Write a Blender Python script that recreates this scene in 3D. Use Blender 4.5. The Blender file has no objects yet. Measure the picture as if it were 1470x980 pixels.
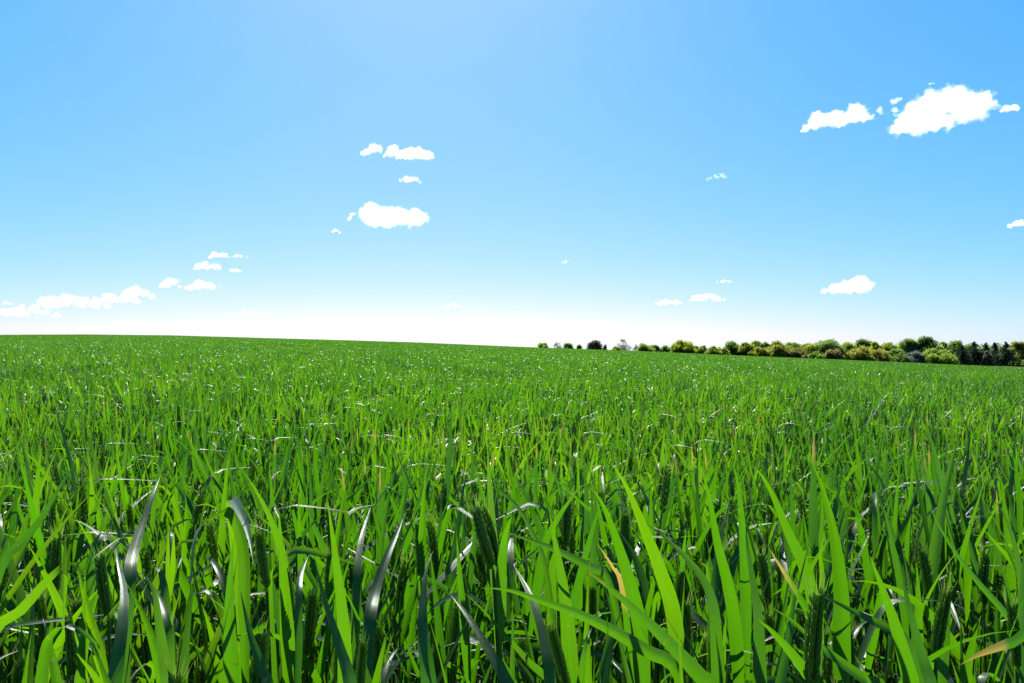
import bpy, math, random
import numpy as np
from mathutils import Vector, Euler, Matrix

SEED = 11
rng = np.random.default_rng(SEED)
scene = bpy.context.scene
COL = scene.collection
R = math.radians

# ------------------------------------------------------------------ camera
CAM_H = 1.10
FPX = 1126.0                       # focal length in photo pixels (1470 wide)
HORIZON = 505.0                    # photo row of the true horizon
PITCH = math.atan((HORIZON - 490.0) / FPX)
CAM = np.array([0.0, 0.0, CAM_H])
FWD = np.array([0.0, math.cos(PITCH), math.sin(PITCH)])
UP = np.array([0.0, -math.sin(PITCH), math.cos(PITCH)])
RIGHT = np.array([1.0, 0.0, 0.0])

cd = bpy.data.cameras.new('camera')
cam = bpy.data.objects.new('camera', cd)
COL.objects.link(cam)
cam.location = CAM
cam.rotation_euler = (math.pi / 2 + PITCH, 0, 0)
cd.sensor_width = 36.0
cd.lens = 36.0 * FPX / 1470.0
cd.clip_start = 0.02
cd.clip_end = 60000
scene.camera = cam


def at(px, py, d):
    """point seen at photo pixel (px,py) at depth d"""
    return CAM + d * (FWD + (px - 735.0) / FPX * RIGHT + (490.0 - py) / FPX * UP)


def proj(p):
    v = np.asarray(p) - CAM
    d = float(v @ FWD)
    return 735.0 + FPX * float(v @ RIGHT) / d, 490.0 - FPX * float(v @ UP) / d, d


# ------------------------------------------------------------------ sun, sky
SUN_EL, SUN_AZ = R(44), R(-7)      # azimuth from +Y, positive to the right
sun_dir = Vector((math.sin(SUN_AZ) * math.cos(SUN_EL), math.cos(SUN_AZ) * math.cos(SUN_EL), math.sin(SUN_EL)))
sd = bpy.data.lights.new('sun', 'SUN')
sd.energy = 5.0
sd.angle = R(0.53)
sd.color = (1.0, 0.95, 0.86)
so = bpy.data.objects.new('sun', sd)
COL.objects.link(so)
so.rotation_euler = (-sun_dir).to_track_quat('-Z', 'Y').to_euler()
so.location = (0, 0, 50)

world = bpy.data.worlds.new('World')
scene.world = world
world.use_nodes = True
wn, wl = world.node_tree.nodes, world.node_tree.links
wn.clear()
sky = wn.new('ShaderNodeTexSky')
sky.sky_type = 'NISHITA'
sky.sun_disc = False
sky.sun_elevation = SUN_EL
sky.sun_rotation = SUN_AZ
sky.altitude = 100
sky.air_density = 0.6
sky.dust_density = 0.5
sky.ozone_density = 3.0
sepc, comb = wn.new('ShaderNodeSeparateColor'), wn.new('ShaderNodeCombineColor')
wl.new(sky.outputs[0], sepc.inputs[0])
for ch, (pw, gain) in enumerate(((1.38, 0.345), (0.60, 1.60), (1.0, 1.265))):   # white balance and contrast of the sky's colour
    a_, b_ = wn.new('ShaderNodeMath'), wn.new('ShaderNodeMath')
    a_.operation, b_.operation = 'POWER', 'MULTIPLY'
    wl.new(sepc.outputs[ch], a_.inputs[0])
    a_.inputs[1].default_value = pw
    wl.new(a_.outputs[0], b_.inputs[0])
    b_.inputs[1].default_value = gain
    if ch == 2:                    # the picture's white point: no bluer than white near the horizon
        c_ = wn.new('ShaderNodeMath')
        c_.operation = 'MINIMUM'
        wl.new(b_.outputs[0], c_.inputs[0])
        c_.inputs[1].default_value = 6.4
        b_ = c_
    wl.new(b_.outputs[0], comb.inputs[ch])
    if ch == 0:
        red = b_
    if ch == 1:                    # the low sky whitens but never turns pink
        m_ = wn.new('ShaderNodeMath')
        m_.operation = 'MINIMUM'
        wl.new(red.outputs[0], m_.inputs[0])
        wl.new(b_.outputs[0], m_.inputs[1])
        wl.new(m_.outputs[0], comb.inputs[0])
bg = wn.new('ShaderNodeBackground')
bg.inputs['Strength'].default_value = 0.0635
wo = wn.new('ShaderNodeOutputWorld')
wl.new(comb.outputs[0], bg.inputs[0])
wl.new(bg.outputs[0], wo.inputs[0])

vs = scene.view_settings
scene.display_settings.display_device = 'sRGB'
vs.view_transform = 'Standard'
vs.look = 'None'
vs.gamma = 1
vs.use_curve_mapping = False
vs.exposure = 1.40
cy = scene.cycles
cy.max_bounces = 14
cy.diffuse_bounces = 2
cy.glossy_bounces = 3
cy.transmission_bounces = 6
cy.volume_bounces = 12
cy.transparent_max_bounces = 8
cy.use_denoising = True
cy.sample_clamp_indirect = 6


# ------------------------------------------------------------------ material helpers
def new_mat(name):
    m = bpy.data.materials.new(name)
    m.use_nodes = True
    m.node_tree.nodes.clear()
    return m, m.node_tree.nodes, m.node_tree.links


def math_node(n, l, op, a, b=None, c=None, clamp=False):
    x = n.new('ShaderNodeMath')
    x.operation = op
    x.use_clamp = clamp
    for i, v in enumerate((a, b, c)):
        if v is None:
            continue
        if isinstance(v, (int, float)):
            x.inputs[i].default_value = v
        else:
            l.new(v, x.inputs[i])
    return x.outputs[0]


def mix_col(n, l, fac, a, b, blend='MIX'):
    x = n.new('ShaderNodeMix')
    x.data_type = 'RGBA'
    x.blend_type = blend
    for sock, v in ((x.inputs[0], fac), (x.inputs[6], a), (x.inputs[7], b)):
        if isinstance(v, (int, float)):
            sock.default_value = v
        elif isinstance(v, tuple):
            sock.default_value = (*v, 1)
        else:
            l.new(v, sock)
    return x.outputs[2]


def attr(n, name):
    a = n.new('ShaderNodeAttribute')
    a.attribute_name = name
    return a


def smooth(n, l, v, lo, hi):
    x = n.new('ShaderNodeMapRange')
    x.interpolation_type = 'SMOOTHSTEP'
    x.clamp = True
    l.new(v, x.inputs[0])
    for i, k in ((1, lo), (2, hi)):
        if isinstance(k, (int, float)):
            x.inputs[i].default_value = k
        else:
            l.new(k, x.inputs[i])
    return x.outputs[0]


def leaf_material():
    m, n, l = new_mat('wheat_leaf')
    luv = attr(n, 'luv').outputs['Vector']
    sep = n.new('ShaderNodeSeparateXYZ')
    l.new(luv, sep.inputs[0])
    u, v = sep.outputs[0], sep.outputs[1]
    rnd = attr(n, 'rnd').outputs['Fac']
    tip = attr(n, 'tip').outputs['Fac']
    # parallel veins
    s = math_node(n, l, 'SINE', math_node(n, l, 'MULTIPLY', u, 88.0))
    s2 = math_node(n, l, 'SINE', math_node(n, l, 'MULTIPLY_ADD', u, 37.0, rnd))
    vein = math_node(n, l, 'MULTIPLY_ADD', s2, 0.5, s)
    rib = math_node(n, l, 'ABSOLUTE', math_node(n, l, 'SUBTRACT', u, 0.5))
    rib = smooth(n, l, rib, 0.07, 0.0)
    tc = n.new('ShaderNodeTexCoord')
    noi = n.new('ShaderNodeTexNoise')
    noi.inputs['Scale'].default_value = 45
    noi.inputs['Detail'].default_value = 3
    l.new(tc.outputs['Object'], noi.inputs['Vector'])
    # reflected colour: dark glaucous green, lighter bloom in places
    refl = mix_col(n, l, rnd, (0.016, 0.060, 0.016), (0.034, 0.090, 0.014))
    bloom = math_node(n, l, 'MULTIPLY', smooth(n, l, noi.outputs[0], 0.38, 0.70), 0.55)
    refl = mix_col(n, l, bloom, refl, (0.13, 0.225, 0.15))
    refl = mix_col(n, l, math_node(n, l, 'MULTIPLY_ADD', vein, 0.10, 0.15, clamp=True), refl, (0.018, 0.07, 0.015))
    trans = mix_col(n, l, rnd, (0.070, 0.32, 0.001), (0.27, 0.53, 0.001))
    trans = mix_col(n, l, math_node(n, l, 'MULTIPLY_ADD', vein, 0.22, 0.25, clamp=True), trans, (0.045, 0.22, 0.001))
    trans = mix_col(n, l, math_node(n, l, 'MULTIPLY', rib, 0.5), trans, (0.13, 0.34, 0.012))
    # long streaks along the blade, paler and darker
    sv = n.new('ShaderNodeCombineXYZ')
    l.new(math_node(n, l, 'MULTIPLY_ADD', u, 26.0, math_node(n, l, 'MULTIPLY', rnd, 90.0)), sv.inputs[0])
    l.new(math_node(n, l, 'MULTIPLY', v, 3.5), sv.inputs[1])
    stn = n.new('ShaderNodeTexNoise')
    stn.inputs['Scale'].default_value = 1.0
    stn.inputs['Detail'].default_value = 3
    l.new(sv.outputs[0], stn.inputs['Vector'])
    streak = smooth(n, l, stn.outputs[0], 0.40, 0.66)
    trans = mix_col(n, l, math_node(n, l, 'MULTIPLY', streak, 0.40), trans, (0.05, 0.21, 0.002))
    spots = n.new('ShaderNodeTexNoise')
    spots.inputs['Scale'].default_value = 160
    l.new(tc.outputs['Object'], spots.inputs['Vector'])
    trans = mix_col(n, l, math_node(n, l, 'MULTIPLY', smooth(n, l, spots.outputs[0], 0.66, 0.74), 0.5), trans, (0.28, 0.36, 0.03))
    refl = mix_col(n, l, math_node(n, l, 'MULTIPLY', streak, 0.35), refl, (0.075, 0.14, 0.075))
    # the stand is paler in some places of the field and deeper green in others
    geo = n.new('ShaderNodeNewGeometry')
    patch = n.new('ShaderNodeTexNoise')
    patch.inputs['Scale'].default_value = 0.9
    patch.inputs['Detail'].default_value = 4
    l.new(geo.outputs['Position'], patch.inputs['Vector'])
    trans = mix_col(n, l, smooth(n, l, patch.outputs[0], 0.42, 0.66), trans, (0.065, 0.24, 0.001))
    # withered tips
    lo = math_node(n, l, 'SUBTRACT', 1.0, math_node(n, l, 'MULTIPLY', tip, 0.6))
    jag = math_node(n, l, 'MULTIPLY_ADD', noi.outputs[0], 0.25, math_node(n, l, 'SUBTRACT', v, 0.125))
    dry = math_node(n, l, 'MULTIPLY', smooth(n, l, jag, lo, math_node(n, l, 'ADD', lo, 0.12)),
                    math_node(n, l, 'GREATER_THAN', tip, 0.01))
    refl = mix_col(n, l, dry, refl, (0.36, 0.28, 0.11))
    trans = mix_col(n, l, dry, trans, (0.42, 0.32, 0.05))
    trans = mix_col(n, l, 1.0, trans, (.68, .69, .74), 'MULTIPLY')
    refl = mix_col(n, l, 1.0, refl, (.72, .72, .72), 'MULTIPLY')
    bump = n.new('ShaderNodeBump')
    bump.inputs['Strength'].default_value = 0.28
    bump.inputs['Distance'].default_value = 0.0006
    l.new(vein, bump.inputs['Height'])
    p = n.new('ShaderNodeBsdfPrincipled')
    l.new(refl, p.inputs['Base Color'])
    p.inputs['Roughness'].default_value = 0.37
    p.inputs['Specular Tint'].default_value = (.84, 1, .86, 1)
    p.inputs['Specular IOR Level'].default_value = 0.68
    l.new(bump.outputs[0], p.inputs['Normal'])
    t = n.new('ShaderNodeBsdfTranslucent')
    l.new(trans, t.inputs[0])
    mx = n.new('ShaderNodeMixShader')
    mx.inputs[0].default_value = 0.54
    l.new(p.outputs[0], mx.inputs[1])
    l.new(t.outputs[0], mx.inputs[2])
    o = n.new('ShaderNodeOutputMaterial')
    l.new(mx.outputs[0], o.inputs[0])
    return m


def plain_leafy(name, ca, cb, ta, tb, fac, rough=0.5, spec=0.3):
    """diffuse + translucent with a per-piece variation attribute"""
    m, n, l = new_mat(name)
    ca, cb, ta, tb = (tuple(k * .72 for k in c) for c in (ca, cb, ta, tb))
    rnd = attr(n, 'rnd').outputs['Fac']
    p = n.new('ShaderNodeBsdfPrincipled')
    l.new(mix_col(n, l, rnd, ca, cb), p.inputs['Base Color'])
    p.inputs['Roughness'].default_value = rough
    p.inputs['Specular IOR Level'].default_value = spec
    t = n.new('ShaderNodeBsdfTranslucent')
    l.new(mix_col(n, l, rnd, ta, tb), t.inputs[0])
    mx = n.new('ShaderNodeMixShader')
    mx.inputs[0].default_value = fac
    l.new(p.outputs[0], mx.inputs[1])
    l.new(t.outputs[0], mx.inputs[2])
    o = n.new('ShaderNodeOutputMaterial')
    l.new(mx.outputs[0], o.inputs[0])
    return m


M_LEAF = leaf_material()
M_STEM = plain_leafy('wheat_stem', (0.04, 0.11, 0.02), (0.08, 0.15, 0.03), (0.07, 0.24, 0.006), (0.12, 0.30, 0.01), 0.3, 0.42, 0.5)
M_EAR = plain_leafy('wheat_ear', (0.13, 0.25, 0.03), (0.27, 0.40, 0.06), (0.20, 0.42, 0.015), (0.34, 0.55, 0.03), 0.5, 0.5, 0.35)
M_AWN = plain_leafy('wheat_awn', (0.14, 0.22, 0.05), (0.2, 0.28, 0.08), (0.28, 0.45, 0.06), (0.34, 0.5, 0.1), 0.4, 0.4, 0.5)


def soil_material():
    m, n, l = new_mat('soil')
    tc = n.new('ShaderNodeTexCoord')
    a = n.new('ShaderNodeTexNoise')
    a.inputs['Scale'].default_value = 9
    a.inputs['Detail'].default_value = 8
    l.new(tc.outputs['Object'], a.inputs['Vector'])
    b = n.new('ShaderNodeTexNoise')
    b.inputs['Scale'].default_value = 0.05
    l.new(tc.outputs['Object'], b.inputs['Vector'])
    c = mix_col(n, l, a.outputs[0], (0.035, 0.024, 0.015), (0.10, 0.072, 0.045))
    c = mix_col(n, l, math_node(n, l, 'MULTIPLY', b.outputs[0], 0.3), c, (0.05, 0.07, 0.02))
    bu = n.new('ShaderNodeBump')
    bu.inputs['Distance'].default_value = 0.03
    l.new(a.outputs[0], bu.inputs['Height'])
    p = n.new('ShaderNodeBsdfPrincipled')
    p.inputs['Roughness'].default_value = 0.95
    l.new(c, p.inputs['Base Color'])
    l.new(bu.outputs[0], p.inputs['Normal'])
    o = n.new('ShaderNodeOutputMaterial')
    l.new(p.outputs[0], o.inputs[0])
    return m


# ------------------------------------------------------------------ mesh buffer
class Buf:
    def __init__(self):
        self.v, self.f, self.uv, self.rnd, self.tip, self.mi = [], [], [], [], [], []
        self.n = 0

    def add(self, v, f, uv=None, rnd=0.5, tip=0.0, mi=0):
        v = np.asarray(v, float)
        f = np.asarray(f, int)
        self.v.append(v)
        self.f.append(f + self.n)
        self.uv.append(np.zeros((len(v), 3)) if uv is None else uv)
        self.rnd.append(np.broadcast_to(np.asarray(rnd, float), (len(v),)))
        self.tip.append(np.full(len(v), tip))
        self.mi.append(np.full(len(f), mi))
        self.n += len(v)
        return self

    def merge(self, o, M=None, t=None, mi=None, drnd=0.0):
        for v, f, uv, r, tp, m in o.pieces():
            vv = v if M is None else v @ M.T
            if t is not None:
                vv = vv + t
            self.v.append(vv)
            self.f.append(f + self.n)
            self.uv.append(uv)
            self.rnd.append(np.clip(r + drnd, 0, 1))
            self.tip.append(tp)
            self.mi.append(m if mi is None else np.full(len(f), mi))
            self.n += len(v)
        return self

    def pieces(self):
        if not self.v:
            return []
        return [(np.concatenate(self.v), np.concatenate(self.f), np.concatenate(self.uv),
                 np.concatenate(self.rnd), np.concatenate(self.tip), np.concatenate(self.mi))]

    def mesh(self, name, mats, smooth_=True):
        (v, f, uv, r, tp, mi), = self.pieces()
        return make_mesh(name, v, f, mats, mi, {'rnd': r, 'tip': tp}, uv, smooth_)


def make_mesh(name, v, f, mats, mi=None, floats=None, uv=None, smooth_=True):
    me = bpy.data.meshes.new(name)
    me.vertices.add(len(v))
    me.vertices.foreach_set('co', np.ascontiguousarray(v, np.float32).ravel())
    if len(f):
        me.loops.add(f.size)
        me.loops.foreach_set('vertex_index', np.ascontiguousarray(f, np.int32).ravel())
        me.polygons.add(len(f))
        me.polygons.foreach_set('loop_start', np.arange(0, f.size, f.shape[1], dtype=np.int32))
        me.polygons.foreach_set('loop_total', np.full(len(f), f.shape[1], np.int32))
        if mi is not None:
            me.polygons.foreach_set('material_index', np.ascontiguousarray(mi, np.int32))
        me.polygons.foreach_set('use_smooth', np.full(len(f), smooth_, bool))
    for k, a in (floats or {}).items():
        at_ = me.attributes.new(k, 'FLOAT', 'POINT')
        at_.data.foreach_set('value', np.ascontiguousarray(a, np.float32))
    if uv is not None:
        at_ = me.attributes.new('luv', 'FLOAT_VECTOR', 'POINT')
        at_.data.foreach_set('vector', np.ascontiguousarray(uv, np.float32).ravel())
    for m in mats:
        me.materials.append(m)
    me.update(calc_edges=True)
    return me


def link(name, data, parent=None, **props):
    o = bpy.data.objects.new(name, data)
    COL.objects.link(o)
    if parent is not None:
        o.parent = parent
    for k, v in props.items():
        o[k] = v
    return o


def norm(a):
    return a / (np.linalg.norm(a, axis=-1, keepdims=True) + 1e-12)


# ------------------------------------------------------------------ terrain
HOR_X = np.array([-500, -200, 0, 120, 250, 400, 490, 600, 735, 800, 900, 1000, 1100, 1200, 1300, 1400, 1470, 1700, 2000.])
HOR_Y = np.array([481, 479, 478.5, 478, 479.5, 484, 486.5, 490, 496, 498.5, 502, 506.5, 511, 515, 519.5, 524, 526.5, 530, 532.])
CREST = 300.0


def slope_of(x, y):
    """mean rise of the land in the compass direction of (x, y)"""
    a = np.arctan2(x, y)
    a = np.clip(a, R(-47), R(47))
    px = 735 + FPX * np.tan(a)
    hy = np.interp(px, HOR_X, HOR_Y)
    s = (HORIZON - hy) / FPX * np.cos(a)
    back = np.clip((np.abs(np.arctan2(x, y)) - R(47)) / R(100), 0, 1)
    return s * (1 - back)


def ground_z(x, y):
    x, y = np.asarray(x, float), np.asarray(y, float)
    r = np.hypot(x, y)
    s = slope_of(x, y)
    rr = np.minimum(r, CREST)
    z = s * rr * rr / (rr + 8.0)
    ex = np.maximum(r - CREST, 0)
    z = z - 0.02 * np.minimum(ex, 60) * (s > -0.004) - np.clip((ex - 150) * 0.03, 0, 40)
    return z


def build_ground():
    rad = np.concatenate([[0.0, 0.4], np.geomspace(0.8, 300, 70), np.linspace(303, 520, 30), np.geomspace(560, 9000, 14)])
    ang = np.radians(np.concatenate([np.linspace(-50, 50, 160), np.linspace(53, 307, 60)]))
    A, Q = np.meshgrid(ang, rad)
    x, y = Q * np.sin(A), Q * np.cos(A)
    z = ground_z(x, y)
    z += 0.012 * np.sin(x * 9.1) * np.cos(y * 8.3) * (Q < 30)
    nr, na = x.shape
    v = np.stack([x, y, z], -1).reshape(-1, 3)
    i = np.arange(nr - 1)[:, None] * na
    j = np.arange(na)[None]
    j2 = (j + 1) % na
    f = np.stack([i + j, i + j2, i + na + j2, i + na + j], -1).reshape(-1, 4)
    f = f[:, ::-1]
    me = make_mesh('ground', v, f, [soil_material()])
    link('ground', me, kind='structure')


build_ground()


# ------------------------------------------------------------------ wheat parts
def leaf_from_curve(P, width, roll=0.0, twist=0.0, wdir=None, fold=0.18, rnd=0.5, tip=0.0, cross=5, face=None):
    """a blade along the polyline P (n,3): base -> tip.  width in metres."""
    P = np.asarray(P, float)
    n = len(P)
    T = norm(np.gradient(P, axis=0))
    seg = np.concatenate([[0], np.cumsum(np.linalg.norm(np.diff(P, axis=0), axis=1))])
    t = seg / seg[-1]
    w0 = np.asarray(wdir, float)
    W = w0[None] - (T @ w0)[:, None] * T
    W = norm(W)
    # parallel transport fallback keeps the width direction steady
    for k in range(1, n):
        if W[k] @ W[k - 1] < 0:
            W[k] = -W[k]
    N = np.cross(T, W)
    if face is not None:
        flip = np.sign((N @ np.asarray(face)).sum())
        if flip < 0:
            W, N = -W, -N
    ang = roll + twist * t
    c, s = np.cos(ang)[:, None], np.sin(ang)[:, None]
    W, N = c * W + s * N, c * N - s * W
    prof = (0.34 + 0.66 * np.clip(t / 0.30, 0, 1) ** 0.8) * np.clip(1 - np.clip((t - 0.28) / 0.72, 0, 1) ** 1.55, 0, 1)
    prof = np.maximum(prof, 0.02) * width * 0.5
    us = np.linspace(-1, 1, cross)
    lift = fold * (np.abs(us) ** 1.3) * (1.15 - 0.6 * 0)
    V = P[:, None] + prof[:, None, None] * (us[None, :, None] * W[:, None] + lift[None, :, None] * N[:, None])
    V = V.reshape(-1, 3)
    uv = np.zeros((n, cross, 3))
    uv[..., 0] = (us * 0.5 + 0.5)[None]
    uv[..., 1] = t[:, None]
    i = np.arange(n - 1)[:, None] * cross
    j = np.arange(cross - 1)[None]
    f = np.stack([i + j, i + j + 1, i + cross + j + 1, i + cross + j], -1).reshape(-1, 4)
    return Buf().add(V, f, uv.reshape(-1, 3), rnd, tip, 0)


def rand_leaf(g, base, length, width, kind, azim, nseg=10, cross=3, rnd=None, tip=0.0, twmax=1.0):
    a0 = g.uniform(0.05, 0.46)
    t = np.linspace(0, 1, nseg + 1)
    if kind == 'up':
        a = a0 + g.uniform(-0.1, 0.55) * t ** 1.5
    elif kind == 'arch':
        a = a0 + 0.1 + g.uniform(0.9, 1.9) * t ** 1.8
    elif kind == 'flat':
        a = a0 + g.uniform(0.6, 0.9) + g.uniform(0, 0.5) * t
    else:  # kinked
        k = g.uniform(0.45, 0.75)
        a = a0 + g.uniform(0, .2) * t + g.uniform(1.1, 2.1) / (1 + np.exp(-(t - k) * 28))
    az = azim + g.normal(0, 0.35) * t
    D = np.stack([np.sin(a) * np.sin(az), np.sin(a) * np.cos(az), np.cos(a)], -1)
    P = np.zeros((nseg + 1, 3))
    P[1:] = np.cumsum((D[:-1] + D[1:]) * 0.5 * length / nseg, axis=0)
    P += base
    side = np.array([math.cos(azim), -math.sin(azim), 0.0])
    return leaf_from_curve(P, width, g.normal(0, 0.35), g.normal(0, 0.8) * twmax, side, g.uniform(0.08, 0.28),
                           g.uniform(0, 1) if rnd is None else rnd, tip, cross, face=(0, 0, 1))


def tube(P, rad, sides=6, rnd=0.5, mi=1):
    P = np.asarray(P, float)
    rad = np.broadcast_to(np.asarray(rad, float), (len(P),))
    T = norm(np.gradient(P, axis=0))
    ref = np.array([1.0, 0.03, 0.02]) if abs(T[0][0]) < 0.8 else np.array([0.0, 1, 0])
    A = norm(np.cross(T, ref))
    B = np.cross(T, A)
    th = np.linspace(0, 2 * math.pi, sides, endpoint=False)
    V = P[:, None] + rad[:, None, None] * (np.cos(th)[None, :, None] * A[:, None] + np.sin(th)[None, :, None] * B[:, None])
    n = len(P)
    i = np.arange(n - 1)[:, None] * sides
    j = np.arange(sides)[None]
    j2 = (j + 1) % sides
    f = np.stack([i + j, i + j2, i + sides + j2, i + sides + j], -1).reshape(-1, 4)
    return Buf().add(V.reshape(-1, 3), f, None, rnd, 0, mi)


def ear_buf(g, length=0.085, hi=True, bend=0.1):
    """a wheat ear along +Z from the origin: overlapping spikelets in ranks, and short awns"""
    b = Buf()
    nodes = 11 if hi else 8
    sides, rings = (7, 6) if hi else (4, 4)
    tt = np.linspace(0, 1, rings)
    prof = np.array([np.sin(math.pi * min(1, x * 0.93 + 0.07)) ** 0.75 for x in tt])
    prof[0] *= .6
    prof[-1] = 0.03
    th = np.linspace(0, 2 * math.pi, sides, endpoint=False)

    def axis(z):
        q = z / length
        return np.array([bend * length * q * q, 0, z])

    fl_l = length * 0.165
    for k in range(nodes):
        z = length * (0.02 + 0.80 * k / (nodes - 1))
        taper = 0.80 + 0.28 * math.sin(math.pi * min(1, (k + 1.5) / nodes))
        if k == nodes - 1:
            taper *= 0.8
        for s in (-1, 1):
            zz = z + (0.5 * length * 0.80 / nodes if s > 0 else 0)
            for q in ((-1, 0, 1) if hi else (-0.7, 0.7)):
                d = norm(np.array([s * 0.29 + g.normal(0, .04), q * 0.30 + g.normal(0, .04), 1.0]))
                base = axis(zz) + np.array([s * 0.0016, q * 0.0019, 0])
                up = np.array([0, 0, 1.0])
                a = norm(np.cross(d, np.array([0.0, 1, 0.01])))
                c = np.cross(d, a)
                L = fl_l * taper * g.uniform(.92, 1.08)
                rr = 0.0021 * taper * prof * (1.0 if hi else 1.25)
                V = base + (tt * L)[:, None, None] * d + rr[:, None, None] * (np.cos(th)[None, :, None] * a + np.sin(th)[None, :, None] * c)
                i = np.arange(rings - 1)[:, None] * sides
                j = np.arange(sides)[None]
                j2 = (j + 1) % sides
                f = np.stack([i + j, i + j2, i + sides + j2, i + sides + j], -1).reshape(-1, 4)
                b.add(V.reshape(-1, 3), f, None, np.clip(np.repeat(tt, sides) * 0.8 + g.uniform(-.1, .2), 0, 1), 0, 2)
                # awn
                al = g.uniform(.001, .004) + (0.008 * max(0, (k / nodes - .55)) if True else 0)
                if k >= nodes - 2:
                    al += g.uniform(.006, .016)
                p0 = base + d * L * 0.96
                p1 = p0 + norm(d + np.array([0, 0, .5])) * al
                wv = a * 0.00032
                b.add(np.array([p0 - wv, p0 + wv, p1 + wv * .3, p1 - wv * .3]), np.array([[0, 1, 2, 3]]), None, g.uniform(0, 1), 0, 3)
    zz = np.linspace(0, length * .9, 5)
    b.merge(tube(np.array([axis(z) for z in zz]), np.linspace(.0014, .0008, 5), 5, 0.4), mi=2)
    return b


EAR_HI = [ear_buf(np.random.default_rng(100 + i), 0.085, True, b) for i, b in enumerate((0.02, 0.10, 0.18, -0.08, 0.06))]
EAR_LO = [ear_buf(np.random.default_rng(200 + i), 0.085, False, b) for i, b in enumerate((0.03, 0.15, -0.1))]
EAR_MATS = None


def rot_to(d, spin):
    d = norm(np.asarray(d, float))
    a = norm(np.cross(np.array([0.0, 1, 0.02]), d))
    c = np.cross(d, a)
    cs, sn = math.cos(spin), math.sin(spin)
    return np.stack([cs * a + sn * c, -sn * a + cs * c, d], axis=1)


WIND = np.array([0.10, -0.03, 0.0])


def plant_parts(g, eared=None, hi=False, scale=1.0, tall=0.0, pe=0.45):
    """one wheat plant at the origin -> list of (part name, Buf, info)"""
    parts = []
    if eared is None:
        eared = g.random() < pe
    lean = g.normal(0, 0.05, 2)
    Htop = (g.normal(0.675, 0.04) if eared else g.normal(0.62, 0.045)) * scale + tall
    zs = np.linspace(0, 1, 9 if hi else 6)
    bend = np.stack([lean[0] * Htop * zs ** 1.6, lean[1] * Htop * zs ** 1.6, Htop * zs], -1)

    def on(z):
        q = np.clip(z / Htop, 0, 1)
        return np.array([lean[0] * Htop * q ** 1.6, lean[1] * Htop * q ** 1.6, z])
    parts.append(('stem', tube(bend, np.linspace(0.0023, 0.0014 if eared else 0.0018, len(zs)), 6 if hi else 4, g.uniform(0, 1)), {}))
    az = g.uniform(0, 2 * math.pi)
    if eared:
        nodes = [Htop - g.uniform(-0.0, 0.07), Htop - g.uniform(.06, .14), Htop - g.uniform(.15, .24), Htop - g.uniform(.3, .4)]
        nodes[0] = min(nodes[0], Htop - .004)
    else:
        nodes = [Htop - 0.002, Htop - g.uniform(.04, .10), Htop - g.uniform(.18, .28), Htop - g.uniform(.34, .42)]
    info_k = []
    for i, z in enumerate(nodes):
        q = g.random()
        kind = 'up' if q < (.56 if i < 2 else .4) else ('arch' if q < .74 else ('kink' if q < .94 else 'flat'))
        L = g.uniform(.17, .27) * (1.0 if i < 2 else 0.95) * (0.6 + 0.4 * scale)
        Wd = g.uniform(.0090, .0158)
        tp = g.uniform(.2, .6) if g.random() < 0.012 else 0.0
        lf = rand_leaf(g, on(z), L, Wd, kind, az + g.normal(0, .35), 12 if hi else 8, 5 if hi else 3, None, tp)
        parts.append(('leaf', lf, {'kind': kind, 'tip': tp}))
        info_k.append((kind, tp))
        az += math.pi * g.uniform(.8, 1.2)
    if eared:
        d = np.array([lean[0] * 1.6, lean[1] * 1.6, 1.0])
        M = rot_to(d, g.uniform(0, 6.28)) * (g.uniform(.85, 1.12))
        src = EAR_HI if hi else EAR_LO
        parts.append(('ear', Buf().merge(src[int(g.integers(len(src)))], M * .92, on(Htop - .002), drnd=g.uniform(-.15, .15)), {}))
    return parts, dict(eared=eared, kinds=info_k, top=Htop, lean=lean)


PLANT_MATS = [M_LEAF, M_STEM, M_EAR, M_AWN]
plants = []      # every individual plant, for labelling


def put_plant(parts, loc, info, label=None):
    root = link('wheat_plant', None)
    root.location = loc
    root.empty_display_size = 0.05
    for nm, b, _ in parts:
        if nm == 'stem':
            me = b.mesh('stem', PLANT_MATS)
        else:
            me = b.mesh(nm, PLANT_MATS)
        link(nm, me, root)
    root['category'] = 'wheat plant'
    root['group'] = 'wheat plants in the nearest rows of the field'
    if label:
        root['label'] = label
    plants.append((root, np.asarray(loc, float), info, label))
    return root


def spline(pts, n):
    """Catmull-Rom through pts"""
    P = np.asarray(pts, float)
    if len(P) == 2:
        t = np.linspace(0, 1, n)[:, None]
        return P[0] * (1 - t) + P[1] * t
    E = np.vstack([2 * P[0] - P[1], P, 2 * P[-1] - P[-2]])
    d = np.concatenate([[0], np.cumsum(np.linalg.norm(np.diff(P, axis=0), axis=1))])
    out = []
    for s in np.linspace(0, d[-1], n):
        k = min(max(int(np.searchsorted(d, s) - 1), 0), len(P) - 2)
        u = (s - d[k]) / (d[k + 1] - d[k] + 1e-9)
        p0, p1, p2, p3 = E[k], E[k + 1], E[k + 2], E[k + 3]
        out.append(0.5 * ((2 * p1) + (-p0 + p2) * u + (2 * p0 - 5 * p1 + 4 * p2 - p3) * u * u + (-p0 + 3 * p1 - 3 * p2 + p3) * u ** 3))
    return np.array(out)


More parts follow.
